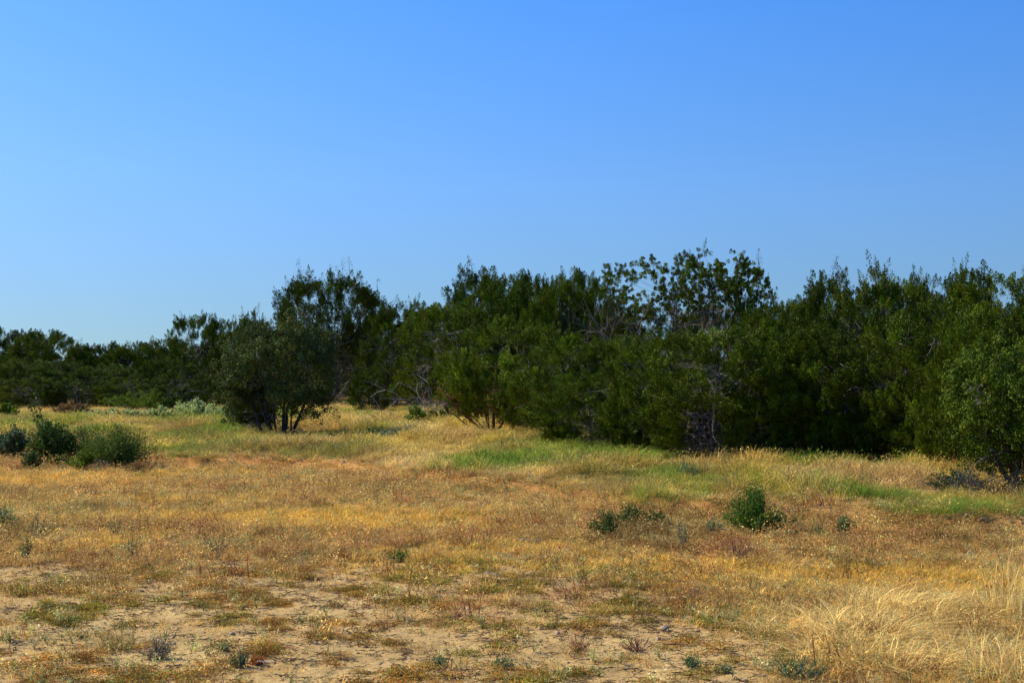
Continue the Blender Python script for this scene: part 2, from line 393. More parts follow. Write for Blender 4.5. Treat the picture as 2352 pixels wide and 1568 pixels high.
def p_twig(seed):
    r = np.random.default_rng(seed); b = MB()
    for k in range(5):
        a = r.uniform(0, 6.28); o = r.normal(0, .04, 2); L = r.uniform(.03, .11); q = r.normal(0, .01, 2)
        b.tube([[o[0], o[1], .004], [o[0] + math.cos(a) * L * .5 + q[0], o[1] + math.sin(a) * L * .5 + q[1], .012], [o[0] + math.cos(a) * L, o[1] + math.sin(a) * L, .005]], [.0028, .0022, .001], 3)
    return b

def scatter(name, label, cat, protos, pts, scl, col, rng, tilt=.15, kind='stuff'):
    me = bpy.data.meshes.new(name); me.vertices.add(len(pts)); me.vertices.foreach_set('co', pts.astype(np.float32).ravel())
    n = len(pts)
    def attr(nm, ty, key, arr):
        a = me.attributes.new(nm, ty, 'POINT'); a.data.foreach_set(key, arr.ravel())
    attr('idx', 'INT', 'value', rng.integers(0, len(protos), n).astype(np.int32))
    attr('scl', 'FLOAT_VECTOR', 'vector', scl.astype(np.float32))
    rot = np.stack([rng.normal(0, tilt, n), rng.normal(0, tilt, n), rng.uniform(0, 6.283, n)], 1)
    attr('rot', 'FLOAT_VECTOR', 'vector', rot.astype(np.float32))
    attr('col', 'FLOAT_COLOR', 'color', np.concatenate([col, np.ones((n, 1))], 1).astype(np.float32))
    o = bpy.data.objects.new(name, me); C.objects.link(o)
    ng = bpy.data.node_groups.new(name + '_scatter', 'GeometryNodeTree')
    ng.interface.new_socket('Geometry', in_out='INPUT', socket_type='NodeSocketGeometry')
    ng.interface.new_socket('Geometry', in_out='OUTPUT', socket_type='NodeSocketGeometry')
    gi = ng.nodes.new('NodeGroupInput'); go = ng.nodes.new('NodeGroupOutput')
    jn = ng.nodes.new('GeometryNodeJoinGeometry')
    for p in protos:
        oi = ng.nodes.new('GeometryNodeObjectInfo'); oi.inputs['Object'].default_value = p; oi.inputs['As Instance'].default_value = False
        gt = ng.nodes.new('GeometryNodeGeometryToInstance')
        ng.links.new(oi.outputs['Geometry'], gt.inputs[0]); ng.links.new(gt.outputs[0], jn.inputs[0])
    ip = ng.nodes.new('GeometryNodeInstanceOnPoints')
    def named(nm, ty):
        q = ng.nodes.new('GeometryNodeInputNamedAttribute'); q.data_type = ty; q.inputs['Name'].default_value = nm
        return q.outputs['Attribute']
    ng.links.new(gi.outputs[0], ip.inputs['Points']); ng.links.new(jn.outputs[0], ip.inputs['Instance'])
    ip.inputs['Pick Instance'].default_value = True
    ng.links.new(named('idx', 'INT'), ip.inputs['Instance Index'])
    e2r = ng.nodes.new('FunctionNodeEulerToRotation'); ng.links.new(named('rot', 'FLOAT_VECTOR'), e2r.inputs[0])
    ng.links.new(e2r.outputs[0], ip.inputs['Rotation'])
    ng.links.new(named('scl', 'FLOAT_VECTOR'), ip.inputs['Scale'])
    ng.links.new(ip.outputs[0], go.inputs[0])
    md = o.modifiers.new('scatter', 'NODES'); md.node_group = ng
    tag(o, label, cat, kind=kind); return o

RHO = 62.0
def sample_points(n, rng, y0=6.5, y1=105, power=1.25):
    yy = np.linspace(y0, y1, 4000); rho = np.minimum(1, 15 / yy) ** power; wd = .86 * yy + 6
    cdf = np.cumsum(rho * wd); cdf /= cdf[-1]
    y = np.interp(rng.random(n), cdf, yy); x = (rng.random(n) - .5) * (.86 * y + 6)
    return x, y
def mixc(a, b, t): return np.asarray(a)[None] * (1 - t[:, None]) + np.asarray(b)[None] * t[:, None]
def build_cover():
    rng = np.random.default_rng(7)
    N = 235000
    x, y = sample_points(N, rng)
    W, q = fields(x, y)
    keys = ['tall', 'short', 'wisp', 'pale', 'mat', 'none']
    M = np.stack([W[k] for k in keys], 1); M /= M.sum(1, keepdims=True); cs = M.cumsum(1)
    cl = (rng.random(N)[:, None] > cs).sum(1)
    z = zf(x, y); P = np.stack([x, y, z], 1)
    grow = (np.maximum(1, y / 15) ** .55)
    def val(n, s=.30): return np.exp(rng.normal(0, s, n))[:, None]
    shade = sstep(40, 60, y)
    # tall grass
    k = cl == 0; n = k.sum()
    g = (q['gr'][k] * .95 + (fbm(x[k] * .45, y[k] * .28, 81, 4) - .42) * 3.4 + rng.normal(0, .28, n)).clip(0, 1)
    pale = sstep(.5, .7, fbm(x[k] * .6 + 40, y[k] * .35, 91, 4))
    c = mixc((.58, .42, .09), (.72, .53, .18), pale); gcol = mixc((.44, .38, .035), (.20, .27, .03), sstep(.5, 1, g))
    c = c * (1 - g[:, None]) + gcol * g[:, None]
    rd = sstep(.54, .68, fbm(x[k] * .6, y[k] * .3 + 70, 99, 3))[:, None]; c = c * (1 - rd * .45) + np.array([.40, .22, .08]) * rd * .45
    s = rng.uniform(.7, 1.25, n) * grow[k] * (.62 + .5 * sstep(.4, .6, q['n1'][k])) * np.where(q['mead'][k] < .4, .75, 1) * (.5 + .5 * sstep(0, 3.5, y[k] - lip(x[k])))
    hv = .40 + .62 * sstep(.35, .7, fbm(x[k] * 1.5, y[k] * 1.0 + 11, 131, 4)); hv = hv * (.3 + .7 * sstep(72, 48, y[k])) * (1 - .5 * sstep(600, 450, px_of(x[k], y[k])) * sstep(1000, 975, py_of(y[k])))
    tl = [proto_object('grass_tuft', p_tall(100 + i), MAT['cover']) for i in range(6)]
    scatter('meadow_grass', 'knee-high yellow and green grass filling the band before the trees', 'grass', tl, P[k], np.stack([s * 1.1, s * 1.1, s / grow[k] ** .85 * hv], 1), c * val(n, .3), rng, .12)
    # short straw grass
    k = cl == 1; n = k.sum()
    t = (.25 + rng.normal(0, .18, n) + .9 * q['st'][k].clip(0, 1)).clip(0, 1)
    c = mixc((.58, .38, .11), (.80, .51, .09), t); s = rng.uniform(.7, 1.3, n) * grow[k]
    scatter('straw_grass', 'short straw-yellow grass in flattened bands across the field', 'grass', [proto_object('straw_tuft', p_short(200 + i), MAT['cover']) for i in range(6)], P[k], np.stack([s, s, s / grow[k] ** .7], 1), c * val(n, .18), rng, .2)
    # reddish wispy weeds
    k = cl == 2; n = k.sum()
    t = (q['pk'][k] * .55 + rng.normal(.1, .25, n)).clip(0, 1)
    dk = sstep(.55, .7, fbm(x[k] * 1.3 + 60, y[k] * .9, 171, 4)); c = mixc((.66, .47, .125), (.60, .35, .105), t) * (1 - .45 * dk[:, None]); rr = (rng.random(n) < .08 + .14 * t)[:, None]; c = np.where(rr, np.array([.42, .16, .06]), c)
    s = np.exp(rng.normal(0, .38, n)).clip(.45, 2.4) * grow[k]
    scatter('wispy_weeds', 'low pinkish-brown dried weeds spread over the open field', 'ground cover', [proto_object('wispy_weed', p_wisp(300 + i), MAT['cover']) for i in range(6)], P[k], np.stack([s, s, s / grow[k] ** .7], 1), c * val(n), rng, .15)
    # pale leaved weeds
    k = cl == 3; n = k.sum(); t = rng.random(n)
    c = mixc((.60, .54, .22), (.44, .44, .12), t); s = rng.uniform(.7, 1.4, n) * grow[k]
    scatter('pale_weeds', 'tiny grey-green leafed weeds dotted between the dry grass', 'ground cover', [proto_object('pale_weed', p_pale(400 + i), MAT['cover']) for i in range(6)], P[k], np.stack([s, s, s / grow[k] ** .7], 1), c * val(n), rng, .15)
    # creeping mats
    k = cl == 4; n = k.sum(); t = sstep(.42, .6, fbm(x[k] * 1.1, y[k] * 1.1, 111, 3))
    c = mixc((.40, .25, .06), (.28, .24, .045), t); s = rng.uniform(.35, 1.05, n) * grow[k]
    scatter('creeping_mats', 'flat olive and rust creeping mats on the bare foreground soil', 'ground cover', [proto_object('creeping_mat', p_mat(500 + i), MAT['cover']) for i in range(6)], P[k], np.stack([s, s, s * rng.uniform(.8, 1.5, n)], 1), c * val(n), rng, .05)
    # gravel and clods
    N2 = 45000; x, y = sample_points(N2, rng, 6.5, 45, 1.6); W, q = fields(x, y)
    d = y - lip(x); near = np.exp(-((d + .5) / 1.0) ** 2) * sstep(.42, .6, fbm(x * .5, y * 0 + 2, 77, 3))
    k = rng.random(N2) < (.16 + .5 * q['bare'] + 1.8 * near) * (1 - q['mead'] * .9)
    x, y = x[k], y[k]; near = near[k]; n = len(x); P = np.stack([x, y, zf(x, y) + .002], 1)
    s = np.exp(rng.normal(math.log(.0075), .5, n)) * (1 + near * 2.2) * np.maximum(1, y / 16) ** .4
    c = mixc((.44, .29, .14), (.66, .49, .29), rng.random(n))
    scatter('gravel', 'small tan clods and pebbles strewn on the soil', 'gravel', [proto_object('clod', ico_mesh(600 + i), MAT['cover']) for i in range(5)], P, np.stack([s, s * rng.uniform(.6, 1, n), s], 1), c, rng, .4)
    N3 = 15000; x, y = sample_points(N3, rng, 6.5, 26, 1.3); n = N3; P = np.stack([x, y, zf(x, y) + .002], 1)
    s = rng.uniform(.5, 1.3, n); c = mixc((.10, .06, .035), (.30, .20, .12), rng.random(n) ** 2)
    scatter('twig_litter', 'thin dark bits of broken twig littering the ground', 'litter', [proto_object('broken_twigs', p_twig(700 + i), MAT['cover']) for i in range(4)], P, np.stack([s, s, s], 1), c, rng, .08)
build_cover()

# ------------------------------------------------------------------ trees
def rand_unit(r, n): return norm(r.normal(size=(n, 3)))
def crown_radius(h, kind, clear):
    """relative radius at relative height h"""
    if kind == 'open':
        c, up, dn = .82, .20, .20
    elif kind == 'oak':
        c, up, dn = .60, .42, .48
    elif kind == 'vase':
        c, up, dn = .70, .34, .52
    elif kind == 'cone':
        c, up, dn = .34, .76, .38
    else:
        c, up, dn = .46, .56, .5
    q = np.where(h > c, (h - c) / up, (c - h) / dn)
    e = 2.0 if kind != 'cone' else 1.5
    return np.sqrt(np.clip(1 - np.abs(q) ** e, 0, 1)) if kind != 'cone' else np.clip(1 - np.abs(q) ** e, 0, 1) ** .8

def make_tree(seed, H, Wd, kind='dome', clear=.08, stems=7, lobes=106, spires=5, lean=(0, 0), leafmat='juniper', barkmat='bark', dead=40, leafn=480,
              leafL=.050, leafW=.025, spread=.55, stem_r=.05, name='juniper_tree', fillback=True, plume=1.0, deadL=1.0, base_r=.12, xs=1.0, ys=.9, rough=.36):
    r = np.random.default_rng(seed); wood = MB(); lf = MB()
    R = Wd / 2
    # stems
    paths = []
    for i in range(stems):
        a = i / stems * 2 * np.pi + r.normal(0, .35); f = r.uniform(.15, 1) * spread
        if i == 0: f = .08
        hh = H * r.uniform(.62, .86) * (1 - .25 * f)
        t = np.linspace(0, 1, 9)[:, None]
        dr = np.array([math.cos(a) * xs, math.sin(a) * ys, 0])
        b0 = np.array([math.cos(a), math.sin(a), 0]) * base_r * r.uniform(.3, 1)
        curve = 1 - (1 - t) ** 1.35
        p = b0 + dr * R * f * curve * 1.25 + np.array([0, 0, 1.]) * hh * t ** 1.12 + np.array([lean[0], lean[1], 0]) * t ** 1.2
        wob = np.cumsum(r.normal(0, .035 * H / 5, (9, 3)), 0); wob[0] = 0; p = p + wob; p[0, 2] = -.06
        rad = stem_r * r.uniform(.6, 1.1) * (1 - t[:, 0] * .82)
        wood.tube(p, rad, 6); paths.append((p, rad))
    SP = np.concatenate([p for p, _ in paths]); SR = np.concatenate([q for _, q in paths])
    # lobe centres over the crown
    h = clear + (1 - clear) * r.random(lobes * 3); rr = crown_radius(h, kind, clear)
    keep = r.random(len(h)) < rr * 1.0 + .05; h = h[keep][:lobes]; rr = rr[keep][:lobes]; n = len(h)
    a = r.uniform(0, 2 * np.pi, n)
    bump = .94 - rough / 2 + rough * vnoise(a * 1.6 + 9 * np.cos(a), h * 5, seed) + r.normal(0, .05, n)
    rad = R * rr * bump * r.uniform(.30, 1, n) ** (.27 if kind != 'open' else .13)
    hz = h * H + r.normal(0, .1, n)
    lc = np.stack([np.cos(a) * rad * xs, np.sin(a) * rad * ys, hz * (.93)], 1)
    lc[:, :2] += np.array(lean)[None] * (h[:, None] ** 1.2)
    lc[:, 2] = np.maximum(lc[:, 2], .12)
    out = norm(np.stack([np.cos(a) * xs, np.sin(a) * ys, 0 * a], 1))
    # branches to the lobes
    for i in range(n):
        c = lc[i]; dd = np.linalg.norm((SP - c) * [1, 1, 1.0], axis=1) + (SP[:, 2] > c[2] - .05) * 2.5
        j = int(np.argmin(dd)); s0 = SP[j]; L = np.linalg.norm(c - s0)
        mid = (s0 + c) / 2 + np.array([0, 0, -.12 * L]) + r.normal(0, .06 * L, 3)
        r0 = min(SR[j] * .55, .006 + .007 * L)
        tt = np.linspace(0, 1, 5)[:, None]; p = (1 - tt) ** 2 * s0 + 2 * tt * (1 - tt) * mid + tt ** 2 * c
        p[1:-1] += r.normal(0, .02, (3, 3))
        wood.tube(p, np.linspace(r0, .004, 5), 4)
    # foliage plumes round each lobe
    oak = kind == 'oak' or leafmat.startswith('oak')
    npl = 9 if kind != 'open' else 7
    base = np.repeat(lc, npl, 0) + r.normal(0, .135 if not (oak or kind == 'open') else .15, (n * npl, 3)) * plume
    base[:, 2] = np.maximum(base[:, 2], .05)
    oo = np.repeat(out, npl, 0); m = len(base)
    if oak: ax = norm(oo * .5 + rand_unit(r, m) + [0, 0, .4])
    else: ax = norm(oo * r.uniform(.1, .7, (m, 1)) + rand_unit(r, m) * .30 + [0, 0, 1.0])
    if kind == 'open': ax = norm(oo * .6 + rand_unit(r, m) * .7 + [0, 0, .45])
    Lp = (r.uniform(.20, .40, m) if not (oak or kind == 'open') else r.uniform(.16, .3, m)) * plume
    rp = Lp * (.42 if not (oak or kind == 'open') else .6)
    # spires that break the outline
    if spires:
        ks = r.choice(n, spires * 3, p=(h ** 6) / (h ** 6).sum()); sb = lc[ks] + r.normal(0, .08, (len(ks), 3))
        sx = norm(np.stack([r.normal(0, .2, len(ks)), r.normal(0, .16, len(ks)), np.ones(len(ks))], 1))
        sl_ = r.uniform(.45, .95, len(ks)) * plume * H / 5
        base = np.concatenate([base, sb]); ax = np.concatenate([ax, sx]); Lp = np.concatenate([Lp, sl_]); rp = np.concatenate([rp, sl_ * .24]); m = len(base)
        for q in range(len(ks)): wood.tube([sb[q], sb[q] + sx[q] * sl_[q] * .95], [.012, .003], 3)
    nl = leafn // 5
    t = r.random((m, nl)) ** .9; q1 = norm(np.cross(ax, rand_unit(r, m))); q2 = np.cross(ax, q1)
    an = r.uniform(0, 2 * np.pi, (m, nl)); prof = np.sin(np.pi * (t * .86 + .09)) if oak else (1 - t) ** .6 * (t + .25) ** .3 * 1.15
    rr_ = rp[:, None] * prof * np.sqrt(r.random((m, nl)))
    dirr = np.cos(an)[..., None] * q1[:, None] + np.sin(an)[..., None] * q2[:, None]
    c = base[:, None] + ax[:, None] * (Lp[:, None] * t)[..., None] + dirr * rr_[..., None]
    c = c.reshape(-1, 3); c[:, 2] = np.maximum(c[:, 2], .03)
    ld = norm((ax[:, None] * (.9 if not oak else .2) + dirr * .6).reshape(-1, 3) + r.normal(0, .40 if not oak else .9, (m * nl, 3)))
    pt = np.exp(r.normal(0, .14, m) + np.resize(np.repeat(r.normal(0, .24, n), npl), m)); pw = r.normal(0, .09, m)
    tn = tints(m * nl, r, .2, .06) * np.repeat(np.stack([pt * (1 + pw), pt, pt * (1 - pw)], 1), nl, 0)
    ctr = np.concatenate([np.repeat(lc, npl, 0), base[n * npl:]]) if len(base) > n * npl else np.repeat(lc, npl, 0)
    nr = norm(1.0 * norm(c - np.repeat(ctr, nl, 0)) + .8 * dirr.reshape(-1, 3) + r.normal(0, .32, (m * nl, 3)))
    lf.leaves(c, ld, leafL * r.uniform(.6, 1.3, len(c)), leafW * r.uniform(.7, 1.3, len(c)), tn, r, 0, nr)
    dt = (4.6, 4.4, 4.1) if barkmat == 'dark_bark' else (2.6, 2.5, 2.35)
    for i in range(int(dead * 1.8)):
        j = r.integers(0, len(SP)); s0 = SP[j]
        if s0[2] < .2: s0 = s0 + [0, 0, .25]
        dv = norm(np.array([r.normal(0, 1) + s0[0] * .5, r.normal(0, 1) + s0[1] * .5, r.uniform(-.1, .9)])[None])[0]; L = r.uniform(.4, 1.15) * deadL * H / 5
        p = [s0]; 
        for q in range(5): dv = norm((dv + r.normal(0, .2, 3))[None])[0]; p.append(p[-1] + dv * L / 5)
        p = np.array(p); p[:, 2] = np.minimum(p[:, 2], H * (.74 if kind != 'open' else .62) + .02 * np.arange(6))
        wood.tube(p, np.linspace(.011, .004, 6), 3, dt)
        for q in range(3):
            k0 = p[r.integers(2, 6)]; e = k0 + (dv + r.normal(0, .6, 3)) * L * .35; e[2] = min(e[2], H * .8); wood.tube([k0, (k0 + e) / 2 + r.normal(0, .02, 3), e], [.006, .005, .003], 3, dt)
    root = empty(name)
    wood.build('trunk', MAT[barkmat], root, True); lf.build('crown', MAT[leafmat], root)
    root['category'] = 'tree'
    root['H'] = H; root['W'] = Wd
    return root

PROTO = {}
def proto(key):
    if key in PROTO: return PROTO[key]
    kw = dict(
        j0=dict(seed=1, H=4.6, Wd=4.2, lobes=189, spires=2),
        j1=dict(seed=2, H=4.6, Wd=4.6, lobes=184, spires=1, clear=.02),
        j2=dict(seed=3, H=5.2, Wd=3.4, lobes=149, spires=9, kind='cone', leafmat='juniper_dark'),
        j3=dict(seed=4, H=4.2, Wd=4.4, lobes=161, spires=1, leafmat='juniper_dark', clear=.02),
        j4=dict(seed=5, H=4.6, Wd=3.8, lobes=149, spires=8, clear=.15, dead=90),
        j5=dict(seed=6, H=5.0, Wd=3.2, lobes=132, spires=10, kind='cone', clear=.03),
        j6=dict(seed=12, H=4.2, Wd=5.0, lobes=270, spires=0, dead=14, clear=.02, leafmat='juniper_dark', rough=.12),
        j7=dict(seed=13, H=4.6, Wd=5.0, lobes=270, spires=0, dead=30, clear=.02, rough=.16),
        o1=dict(seed=9, H=6.0, Wd=5.2, kind='open', lobes=105, spires=0, clear=.66, stems=11, spread=.95, dead=120, leafmat='juniper', stem_r=.08, barkmat='dark_bark', deadL=1.2, plume=.75),
        o2=dict(seed=10, H=6.2, Wd=3.8, kind='open', lobes=85, spires=1, clear=.62, stems=9, spread=.8, dead=80, stem_r=.065, deadL=1.1, barkmat='dark_bark', plume=.75),
    )[key]
    PROTO[key] = make_tree(**kw); PROTO[key]['used'] = 0
    return PROTO[key]

USED = set()
def place(root, px, D, top, width, label, group='junipers of the thicket', rz=None, seed=0, sy=None, base=None):
    """stand a tree so that its foot is at distance D and its top reaches the surveyed height"""
    d = ray(px, top); x = d[0] * D; z = gz(x, D) if D < 250 else 0
    H = CAM_H + d[2] * D - z; Wm = width * D / FP
    o = root
    if o.name in USED: o = copy_tree(root)
    USED.add(o.name)
    rng = random.Random(int(px * 7 + D))
    o.location = (x, D, z - .03)
    sx = Wm / root['W']; sz = H / root['H']
    o.scale = (sx, max(sx, .6 * sz) if sy is None else sy, sz)
    o.rotation_euler = (0, 0, 0)
    if rz is None:
        o.rotation_euler.z = rng.choice([0, math.pi, 0.35, -.35, math.pi + .4, math.pi - .3])
    else: o.rotation_euler.z = rz
    tag(o, label, 'tree', group); return o

def pD(px, py): return at(px, py)[1]
# far left band
FAR = [
    ('j6', 20, 84, 752, 190, 'dark rounded juniper at the left edge, its dome above its neighbours'),
    ('j7', 105, 82, 760, 170, 'dark domed juniper just right of the left edge dome, sloping down to a dip'),
    ('j7', 35, 72, 818, 190, 'lower juniper in front of the dark domes at the left edge'),
    ('j5', 185, 78, 786, 90, 'thin spiky juniper in the dip right of the left edge dome'),
    ('j6', 240, 78, 786, 150, 'low flat-topped juniper right of the spiky one in the far left row'),
    ('j7', 310, 77, 786, 150, 'low bushy juniper midway between the left edge and the round oak'),
    ('j0', 370, 76, 778, 130, 'low juniper where the skyline begins to climb towards the oak'),
    ('j2', 140, 73, 830, 150, 'shorter juniper in the front of the far left row, above the brown cushion'),
    ('j7', 245, 72, 835, 170, 'shorter wide juniper in front of the flat-topped far left one'),
    ('j6', 390, 70, 822, 150, 'wide low juniper in front, left of the round oak'),
    ('j4', 450, 73, 722, 140, 'taller juniper with pale top twigs left of the oak, first step of the climb'),
    ('j0', 520, 74, 732, 120, 'juniper rising behind the left side of the round oak'),
    ('j5', 590, 73, 712, 110, 'narrow juniper with upright tips above the left shoulder of the oak'),
]
for k, px, D, top, wd, lab in FAR: place(proto(k), px, D, top, wd * 1.15, lab)
# middle
MIDS = [
    ('j5', 870, 72, 700, 90, 'narrow juniper right of the tall spreading juniper behind the oak'),
    ('j2', 905, 66, 696, 130, 'dark juniper leaning over the shaded red clearing'),
    ('j5', 965, 70, 690, 100, 'spiky juniper in the skyline dip right of the clearing'),
    ('j2', 1095, 62, 612, 170, 'tall pointed juniper whose tip stands highest left of the middle'),
    ('j0', 1160, 60, 632, 150, 'juniper with an upright tip just right of the tall pointed one'),
    ('j6', 1245, 58, 628, 170, 'broad round-topped juniper above the small vase-shaped one'),
    ('j7', 1320, 56, 622, 150, 'round-topped juniper left of the open-crowned tree'),
    ('j4', 1040, 56, 700, 190, 'juniper with many bare grey limbs behind the left of the vase-shaped one'),
    ('j7', 1180, 52, 730, 220, 'mid-height juniper directly behind the vase-shaped one'),
    ('j7', 1330, 47, 770, 200, 'mid-height juniper right of the vase-shaped one'),
    ('j0', 1265, 46, 860, 170, 'low juniper with green skirt right of the vase-shaped one'),
    ('j1', 1370, 42, 850, 190, 'low dense juniper with its skirt on the straw grass, right of centre'),
    ('j4', 1430, 45, 770, 150, 'juniper in front of the left foot of the open-crowned tree'),
    ('j0', 1530, 40, 775, 200, 'mid-height juniper below the open-crowned tree'),
    ('o1', 1530, 52, 572, 330, 'tall open-crowned tree with bare fanning limbs against the sky'),
    ('o2', 1650, 53, 562, 200, 'slender open-topped tree, highest in the picture'),
    ('o2', 1725, 52, 612, 120, 'smaller open-topped tree at the right of the open-crowned pair'),
    ('j3', 1765, 50, 705, 130, 'low dark juniper in the skyline dip right of the open-topped trees'),
    ('j4', 1640, 36.5, 750, 270, 'front juniper with many upright bare stems rising from green grass'),
    ('j0', 1800, 42, 690, 170, 'juniper at the left shoulder of the many-spired one'),
    ('j1', 1860, 36.5, 740, 260, 'front juniper with a thick dark leaning trunk showing at its foot'),
    ('j2', 1905, 40, 622, 170, 'juniper with the left group of spires on the right skyline'),
    ('j5', 1990, 38, 608, 190, 'juniper with the tallest row of spires on the right skyline'),
    ('j3', 1985, 35.5, 720, 240, 'dark deep-shaded juniper above the gap on the right'),
    ('j4', 2085, 46, 634, 150, 'juniper with bare grey top twigs behind the right gap'),
    ('j3', 2160, 47, 632, 150, 'juniper with a mat of dead twigs on top, on the right skyline'),
    ('j5', 2225, 38, 612, 130, 'juniper with two narrow spires near the right edge'),
    ('j1', 2170, 33.5, 690, 230, 'juniper hanging low over the straw grass right of the dark gap'),
    ('j0', 2320, 36, 622, 230, 'tall juniper at the right edge behind the light green oak'),
    ('j1', 2265, 31.5, 740, 200, 'juniper with slanting pale stems left of the light green oak'),
    ('j2', 2400, 33, 640, 190, 'juniper cut by the right edge of the picture'),
    ('j3', 700, 80, 760, 200, 'dark juniper filling in behind the round oak'),
]
for k, px, D, top, wd, lab in MIDS: place(proto(k), px, D * (.85 if D < 50 and px > 1300 else 1), top, wd * dict(j6=1.6, j7=1.6, j0=1.6, j1=1.7, j3=1.7, j4=1.5, j2=1.3, j5=1.35).get(k, 1), lab)
# a row further back that closes the wood
rb = random.Random(5)
BEHIND = ['outside the left edge beyond the domed one', 'behind the dark dome at the left edge', 'behind the juniper next to the left edge dome', 'behind the dip of the left skyline',
          'behind the low flat-topped row on the left', 'behind the first step of the climb left of the oak', 'behind the left shoulder of the round oak', 'behind the tall spreading one by the oak',
          'behind the red clearing', 'behind the dip right of the clearing', 'behind the tall pointed one left of the middle', 'behind the round tops in the middle', 'seen through the open-crowned tree',
          'seen low behind the slender open-topped tree', 'behind the skyline dip right of the open-topped trees', 'behind the left spires on the right skyline', 'behind the gap between the right-hand spires', 'behind the two narrow spires at the right', 'outside the right edge behind the light oak']
for i, lab in enumerate(BEHIND):
    px = -150 + 150 * i
    tops = np.interp(px, [-200, 200, 400, 600, 900, 1100, 1700, 2600], [790, 808, 800, 760, 745, 690, 705, 680])
    D = np.interp(px, [0, 900, 1200, 2400], [98, 88, 76, 58]) + rb.uniform(-3, 3)
    place(proto(['j6', 'j7', 'j6', 'j3'][i % 4]), px + rb.uniform(-20, 20), D, tops + rb.uniform(-8, 10), 250, 'dark back-row juniper ' + lab, 'junipers of the back row')
for k, px, D, top, wd, lab in [
    ('j1', 1320, 42, 900, 150, 'low juniper bush at the right foot of the vase-shaped one'),
    ('j3', 1465, 35, 900, 150, 'low dark juniper bush filling the foot of the wood right of centre'),
    ('j1', 1560, 33, 880, 170, 'low juniper bush left of the many bare upright stems'),
    ('j3', 1740, 30, 900, 170, 'low dark juniper bush between the two front junipers at right'),
    ('j1', 1930, 30, 900, 190, 'low juniper bush under the deep-shaded one'),
    ('j3', 2090, 31, 920, 150, 'low dark juniper bush inside the gap on the right'),
    ('j1', 2190, 27, 880, 190, 'low juniper skirt left of the light green oak'),
    ('j3', 850, 62, 850, 110, 'low dark juniper bush beside the red clearing'),
    ('j1', 70, 68, 860, 170, 'low juniper bush at the front of the left edge'),
    ('j3', 190, 68, 868, 190, 'low dark juniper bush in front of the far left dip'),
    ('j1', 300, 67, 862, 170, 'low juniper bush above the pale cushions on the left'),
    ('j3', 430, 64, 850, 190, 'low dark juniper bush left of the oak, behind the large pale cushion'),
    ]: place(proto(k), px, D, top, wd, lab)
# trees of their own shape
def hero(root, px, py, label, group=None, rz=0, cat='tree'):
    x, y = at(px, py); root.location = (x, y, gz(x, y) - .03); root.rotation_euler = (0, 0, rz)
    tag(root, label, cat, group); return root
# round oak left of centre
D = pD(645, 1003); H = CAM_H + ray(645, 725)[2] * D - gz(ray(645, 725)[0] * D, D)
oak = make_tree(37, H, 280 * D / FP, kind='oak', rough=.12, clear=.24, stems=9, lobes=186, spires=0, leafmat='oak', barkmat='dark_bark', dead=40, leafn=300, leafL=.048, leafW=.034, spread=.68, stem_r=.06,
                name='oak_tree', base_r=.45, lean=(-.05, 0))
hero(oak, 640, 1003, 'round grey-green oak standing alone in the grass, forked dark trunks')
# leafy low limb on the oak's left
lowb = make_tree(36, 1.6, 1.3, kind='oak', clear=.2, stems=4, lobes=26, spires=0, leafmat='oak', barkmat='dark_bark', dead=6, leafL=.06, leafW=.04, spread=.7, stem_r=.03, name='oak_sapling', lean=(-.5, 0))
hero(lowb, 592, 992, 'small leaning oak sprout against the left foot of the round oak')
# tall spreading juniper behind the oak
D = pD(760, 928); H = CAM_H + ray(735, 628)[2] * D - gz(0, D)
tj = make_tree(32, H, 235 * D / FP, kind='vase', clear=.34, stems=12, lobes=230, spires=14, leafmat='juniper_dark', barkmat='bark', dead=110, spread=.95, stem_r=.07, base_r=.3, plume=1.25, leafn=420, leafL=.062, leafW=.032,
               lean=(.1, 0), deadL=1.2)
hero(tj, 752, 928, 'tall juniper with spreading pale stems rising behind the round oak')
# small vase-shaped juniper
D = pD(1135, 998); H = CAM_H + ray(1135, 815)[2] * D - gz(0, D)
vj = make_tree(33, H, 240 * D / FP, kind='vase', clear=.24, stems=11, lobes=115, spires=3, barkmat='red_twig', leafmat='juniper_light', dead=16, spread=.98, stem_r=.04, base_r=.1, plume=.8, leafn=420, leafL=.044)
hero(vj, 1130, 998, 'small vase-shaped juniper with red-brown stems fanning from the straw grass')
# light green oak at the right edge
D = pD(2330, 1135); H = CAM_H + ray(2330, 775)[2] * D - gz(8, D)
ro = make_tree(34, H, 400 * D / FP, kind='oak', clear=.16, stems=8, lobes=230, spires=0, leafmat='oak_light', barkmat='dark_bark', dead=60, leafn=260, leafL=.038, leafW=.028, spread=.8, stem_r=.05, name='oak_tree', base_r=.3, plume=.8)
hero(ro, 2370, 1130, 'light green small-leaved oak cut by the right edge')

